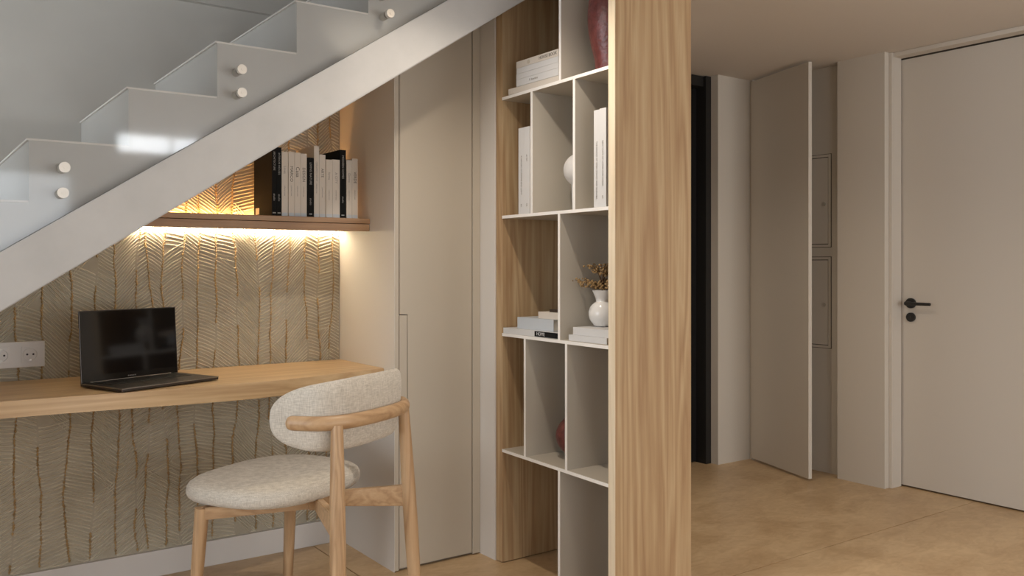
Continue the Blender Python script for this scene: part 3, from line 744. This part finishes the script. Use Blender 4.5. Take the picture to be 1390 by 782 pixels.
# curved back cushion
bm = bmesh.new(); NU, NV = 56, 20; grid = []
inner = spline([CH(a*.905, -.036+(b+.036)*.86, 0) for a, b in ([(-.268, -.072)]+half[1:]+[(-a, b) for a, b in half[-2:0:-1]]+[(.268, -.060)])], 8)
cum = [0]
for a, b in zip(inner, inner[1:]): cum.append(cum[-1]+(b-a).length)
def at(s_):
    s_ *= cum[-1]
    for i in range(len(cum)-1):
        if cum[i+1] >= s_: t = (s_-cum[i])/(cum[i+1]-cum[i]+1e-9); return inner[i].lerp(inner[i+1], t), (inner[i+1]-inner[i]).normalized()
    return inner[-1], (inner[-1]-inner[-2]).normalized()
for i in range(NU+1):
    s_ = .5-.5*math.cos(PI*(i/NU)) ; s_ = min(max(s_, .0008), .9992)
    p, d = at(s_); w_ = 2*s_-1
    hh = .107*(max(0, 1-abs(w_)**2.7))**(1/2.3)+.0005
    h2 = .107*(max(0, 1-abs(w_)**4.5))**(1/2.6)+.0005
    th = .0225*(max(0, 1-abs(w_)**7))**.5+.0006
    nn = Vector((-d.y, d.x, 0)); ring = []
    for j in range(NV):
        a = 2*PI*j/NV; ca, sa = math.cos(a), math.sin(a)
        yy = math.copysign(abs(ca)**.75, ca)*th; zz = math.copysign(abs(sa)**.85, sa)*(hh if sa > 0 else h2)
        lean = -.10*(zz)
        ring.append(bm.verts.new(p+nn*(yy+.0)+Vector((-cn.x*(-lean), -cn.y*(-lean), 0))+Vector((0, 0, .745+zz))))
    grid.append(ring)
for i in range(NU):
    for j in range(NV): bm.faces.new((grid[i][j], grid[i][(j+1) % NV], grid[i+1][(j+1) % NV], grid[i+1][j]))
bm.faces.new(grid[0][::-1]); bm.faces.new(grid[-1])
link('back_cushion', bm, 'linen', ch, smooth=True)

# ------------------------------------------------------------ shelving unit (front edge slightly skewed to the wall)
K = .044
def SK(x, y, z): return (x+K*(y-2.848), y, z)
bc = thing('bookcase', (2.14, 2.5, 0), 'floor-to-ceiling room divider shelving with oak sides and thin cream shelves', 'bookcase')
XF, XB = 1.978, 2.336
YA, YB = 2.849, 2.187          # inner faces of the far and near side panels
bm = bmesh.new()
pf = [(1.979, 0.003), (2.336, 0.003), (2.336, CEIL-.002), (2.165, CEIL-.002), (1.979, 2.185)]
prism(bm, pf, 1, YA, 2.893); bmesh.ops.bevel(bm, geom=list(bm.edges), offset=.0012, segments=1, affect='EDGES')
link('side_panel', bm, 'oak_v', bc)
bm = bmesh.new(); bx(bm, XF+.001, XB, YB-.0345, YB, .003, CEIL-.002, .0012, f=SK); link('side_panel', bm, 'oak_v', bc)
bm = bmesh.new(); bx(bm, XF-.0015, XF+.001, YB-.034, YB-.0005, .003, CEIL-.002, f=SK); tag(link('edge_band', bm, 'oak_edge', bc), 'oak front edge with window light put into its colour')
bm = bmesh.new(); bx(bm, XB-.012, XB-.002, YB, YA, .003, CEIL-.002, f=SK); link('back_panel', bm, 'shelf', bc)
SZ = [1.843, 1.375, 0.911, 0.452]
def shelf_piece(name, x0, x1, y0, y1, z0, z1):
    bm = bmesh.new(); bx(bm, x0+.0015, x1, y0, y1, z0, z1, f=SK); o = link(name, bm, 'shelf', bc)
    bm = bmesh.new(); bx(bm, x0, x0+.0015, y0, y1, z0, z1, f=SK); link('front_edge', bm, 'shelf_edge', o)
for z in SZ: shelf_piece('shelf', XF, XB-.012, YB, YA, z-.0115, z)
def yv(a, b): return (min(a, b), max(a, b))
levels = [(SZ[0], CEIL-.004, [(2.470, 2.454)]), (SZ[1], SZ[0]-.0115, [(2.649, 2.637), (2.387, 2.370)]), (SZ[2], SZ[1]-.0115, [(2.478, 2.458)]),
          (SZ[3], SZ[2]-.0115, [(2.699, 2.679), (2.434, 2.416)]), (0.002, SZ[3]-.0115, [(2.478, 2.458)])]
for z0, z1, ds in levels:
    for a, b in ds:
        m_ = (a+b)/2; shelf_piece('divider', XF+.0005, XB-.012, m_-.0062, m_+.0062, z0, z1)

def sy(x, y): return x+K*(y-2.848)
GB = 'books in the shelving unit'
# top left bay: flat pile
pile = [(2.799, 1.8435, 1.866, 'book_white', 'bottom book, longest and slightly thicker, of the pile in the top bay of the shelving'),
        (2.744, 1.8665, 1.893, 'book_cool', 'second book up of the flat pile in the top bay, grey lettering on its spine'),
        (2.744, 1.8935, 1.914, 'book_cool', 'middle thin book of the flat pile in the top bay'),
        (2.742, 1.9145, 1.936, 'book_cool', 'second book down of the flat pile in the top bay'),
        (2.744, 1.9365, 1.962, 'book_white', 'topmost book of the flat pile in the top bay, bold dark title')]
for i, (ya, z0, z1, m_, lab) in enumerate(pile):
    yb = 2.484; xf = XF+.004
    t = book(lab, sy(xf, (ya+yb)/2), sy(xf, (ya+yb)/2)+.19, yb, ya, z0, z1, 'flat', m_, GB)
    xs2 = sy(xf, (ya+yb)/2)-.0005
    if i == 4:
        text(t, 'HOUSE BOOK', .017, (xs2, 2.60, (z0+z1)/2), R_FLAT_X, 'ink', 'title')
        bm = bmesh.new(); cyl(bm, (xs2, 2.665, (z0+z1)/2), (xs2+.001, 2.665, (z0+z1)/2), .008, seg=20); link('emblem', bm, 'greige', t)
    if i == 1: text(t, 'P. Interiors', .012, (xs2, 2.66, (z0+z1)/2), R_FLAT_X, 'ink_grey', 'title')
# second row: upright books at both ends, round vase in the middle
for (ya, yb, z1, lab, tt) in ((2.739, 2.700, 1.706, 'white upright book with small grey lettering, left bay of the second shelf', 'A HISTORY OF ROOMS AND LIGHT'),
                              (2.699, 2.664, 1.706, 'white upright book pressed against the divider in the left bay of the second shelf', 'garden'),
                              (2.272, 2.2425, 1.706, 'white upright book with the longer vertical lettering beside the oak end panel', 'THE SOUND OF OPEN SPACES AND SILENCE'),
                              (2.241, 2.208, 1.708, 'white upright book half hidden by the edge of the oak end panel', 'NEW WAYS OF LIVING AND WORK')):
    xf = sy(XF+.006, (ya+yb)/2)
    t = book(lab, xf, xf+.22, yb, ya, 1.3755, z1, '-x', 'book_cool', GB)
    text(t, tt, .0095, (xf-.0005, (ya+yb)/2, 1.60), R_DOWN_X, 'ink_grey', 'title')
    text(t, 'ed.', .011, (xf-.0005, (ya+yb)/2, 1.415), R_DOWN_X, 'ink_grey', 'imprint')
def vase(name, label, prof, c, m_, seg=44):
    bm = bmesh.new(); lathe(bm, prof, (0, 0, 0), seg)
    me_o = link(name, bm, m_, smooth=True, local=True, origin=c)
    return tag(me_o, label, 'vase')
def arc(r, zc, a0, a1, n=14): return [(max(0, r*math.cos(a)), zc+r*math.sin(a)) for a in [math.radians(a0+(a1-a0)*i/n) for i in range(n+1)]]
prof = [(0, 0), (.030, 0), (.031, .010), (.033, .085)]+arc(.064, .162, -58, 75)+[(.014, .224), (.012, .217), (0, .217)]
vase('round_vase', 'matt white round vase half hidden behind the divider of the second shelf', prof, (2.12, 2.537, 1.3755), 'matt_cer')
# third row left pile
t = book('long white book with black lettered block on its spine, lowest in its pile', sy(XF+.006, 2.67), sy(XF+.006, 2.67)+.23, 2.482, 2.838, .9115, .9335, 'flat', 'book_cool', GB)
xs2 = sy(XF+.006, 2.67)-.0007
bm = bmesh.new(); bx(bm, xs2, xs2+.001, 2.484, 2.632, .9125, .9325); link('title_block', bm, 'book_black', t)
text(t, 'HOME', .018, (xs2-.0003, 2.620, .9225), R_FLAT_X, 'book_cool', 'title')
book('thick blue-grey box-like book in the middle of the pile on the third shelf', 1.992, 2.19, 2.538, 2.765, .934, .978, 'flat', 'book_grey', GB)
book('small pale book lying on the blue-grey book of the third shelf', 2.003, 2.17, 2.482, 2.645, .9785, 1.004, 'flat', 'book_white', GB)
book('tiny dark-edged notebook at the very top of the pile on the third shelf', 2.01, 2.13, 2.482, 2.585, 1.0045, 1.014, 'flat', 'book_brown', GB, 'notebook')
# third row right: two white books, vase with dried flowers
book('lower of the two white books under the white jug vase', 1.972, 2.17, 2.222, 2.425, .9115, .933, 'flat', 'book_cool', GB)
book('upper of the two white books, carrying the white jug vase', 1.978, 2.17, 2.206, 2.408, .9335, .960, 'flat', 'book_cool', GB)
vc = (2.075, 2.362, .9602)
prof = [(0, 0), (.022, 0), (.030, .004)]+arc(.049, .046, -48, 62)+[(.0225, .096), (.024, .102), (.033, .122), (.037, .130), (.034, .130), (.021, .102), (.018, .096), (0, .09)]
vase('jug_vase', 'glossy white waisted vase holding dried flowers on two white books', prof, vc, 'white_cer')
fb = thing('dried_flowers', (vc[0], vc[1], vc[2]+.092), 'small brown dried flower sprig standing in the white vase', 'flowers')
r2 = random.Random(5); tips = []
bm = bmesh.new(); top0 = Vector((vc[0], vc[1], vc[2]+.1))
for i in range(54):
    an = r2.uniform(0, 2*PI); sp = r2.uniform(.02, .105); hz = .055+r2.uniform(-.012, .016)
    if i % 3 == 0: sp *= .62; hz += .055
    tip = top0+Vector((math.cos(an)*sp, math.sin(an)*sp, hz))
    mid = top0+Vector((math.cos(an)*sp*.3, math.sin(an)*sp*.3, hz*.75))
    tube(bm, spline([top0-Vector((0, 0, .03)), top0+Vector((0, 0, .03)), mid, tip], 3), .0008, 5)
    for t_ in (0, .25, .5, .75): tips.append(mid.lerp(tip, t_) if t_ else tip)
link('stems', bm, 'twig', fb)
bm = bmesh.new()
for tp in tips:
    for _ in range(3):
        c = tp+Vector((r2.uniform(-.009, .009), r2.uniform(-.009, .009), r2.uniform(-.005, .007))); r = r2.uniform(.0024, .0046)
        bmesh.ops.create_icosphere(bm, subdivisions=1, radius=r, matrix=Matrix.Translation(c))
tag(link('blossoms', bm, 'flower', fb), kind='stuff')
# top right bay: tall oxblood vase ; fourth row: oxblood egg vase
prof = [(0, 0), (.050, 0), (.053, .004), (.054, .03), (.056, .06), (.066, .10), (.077, .15), (.0815, .20), (.080, .24), (.074, .285), (.070, .32), (.068, .345), (.072, .37), (.076, .38), (.072, .38), (.062, .34), (0, .33)]
vase('tall_vase', 'tall oxblood red textured vase in the top right bay of the shelving', prof, (2.075, 2.318, 1.8435), 'red')
prof = [(0, 0), (.022, 0)]+[(.056*math.sin(PI*t)**.8+.004, .002+.165*t) for t in [.08+.84*i/16 for i in range(17)]]+[(.010, .167), (0, .167)]
vase('egg_vase', 'oxblood red egg-shaped vase half hidden behind the divider of the lowest shelf', prof, (2.10, 2.565, .4525), 'red')
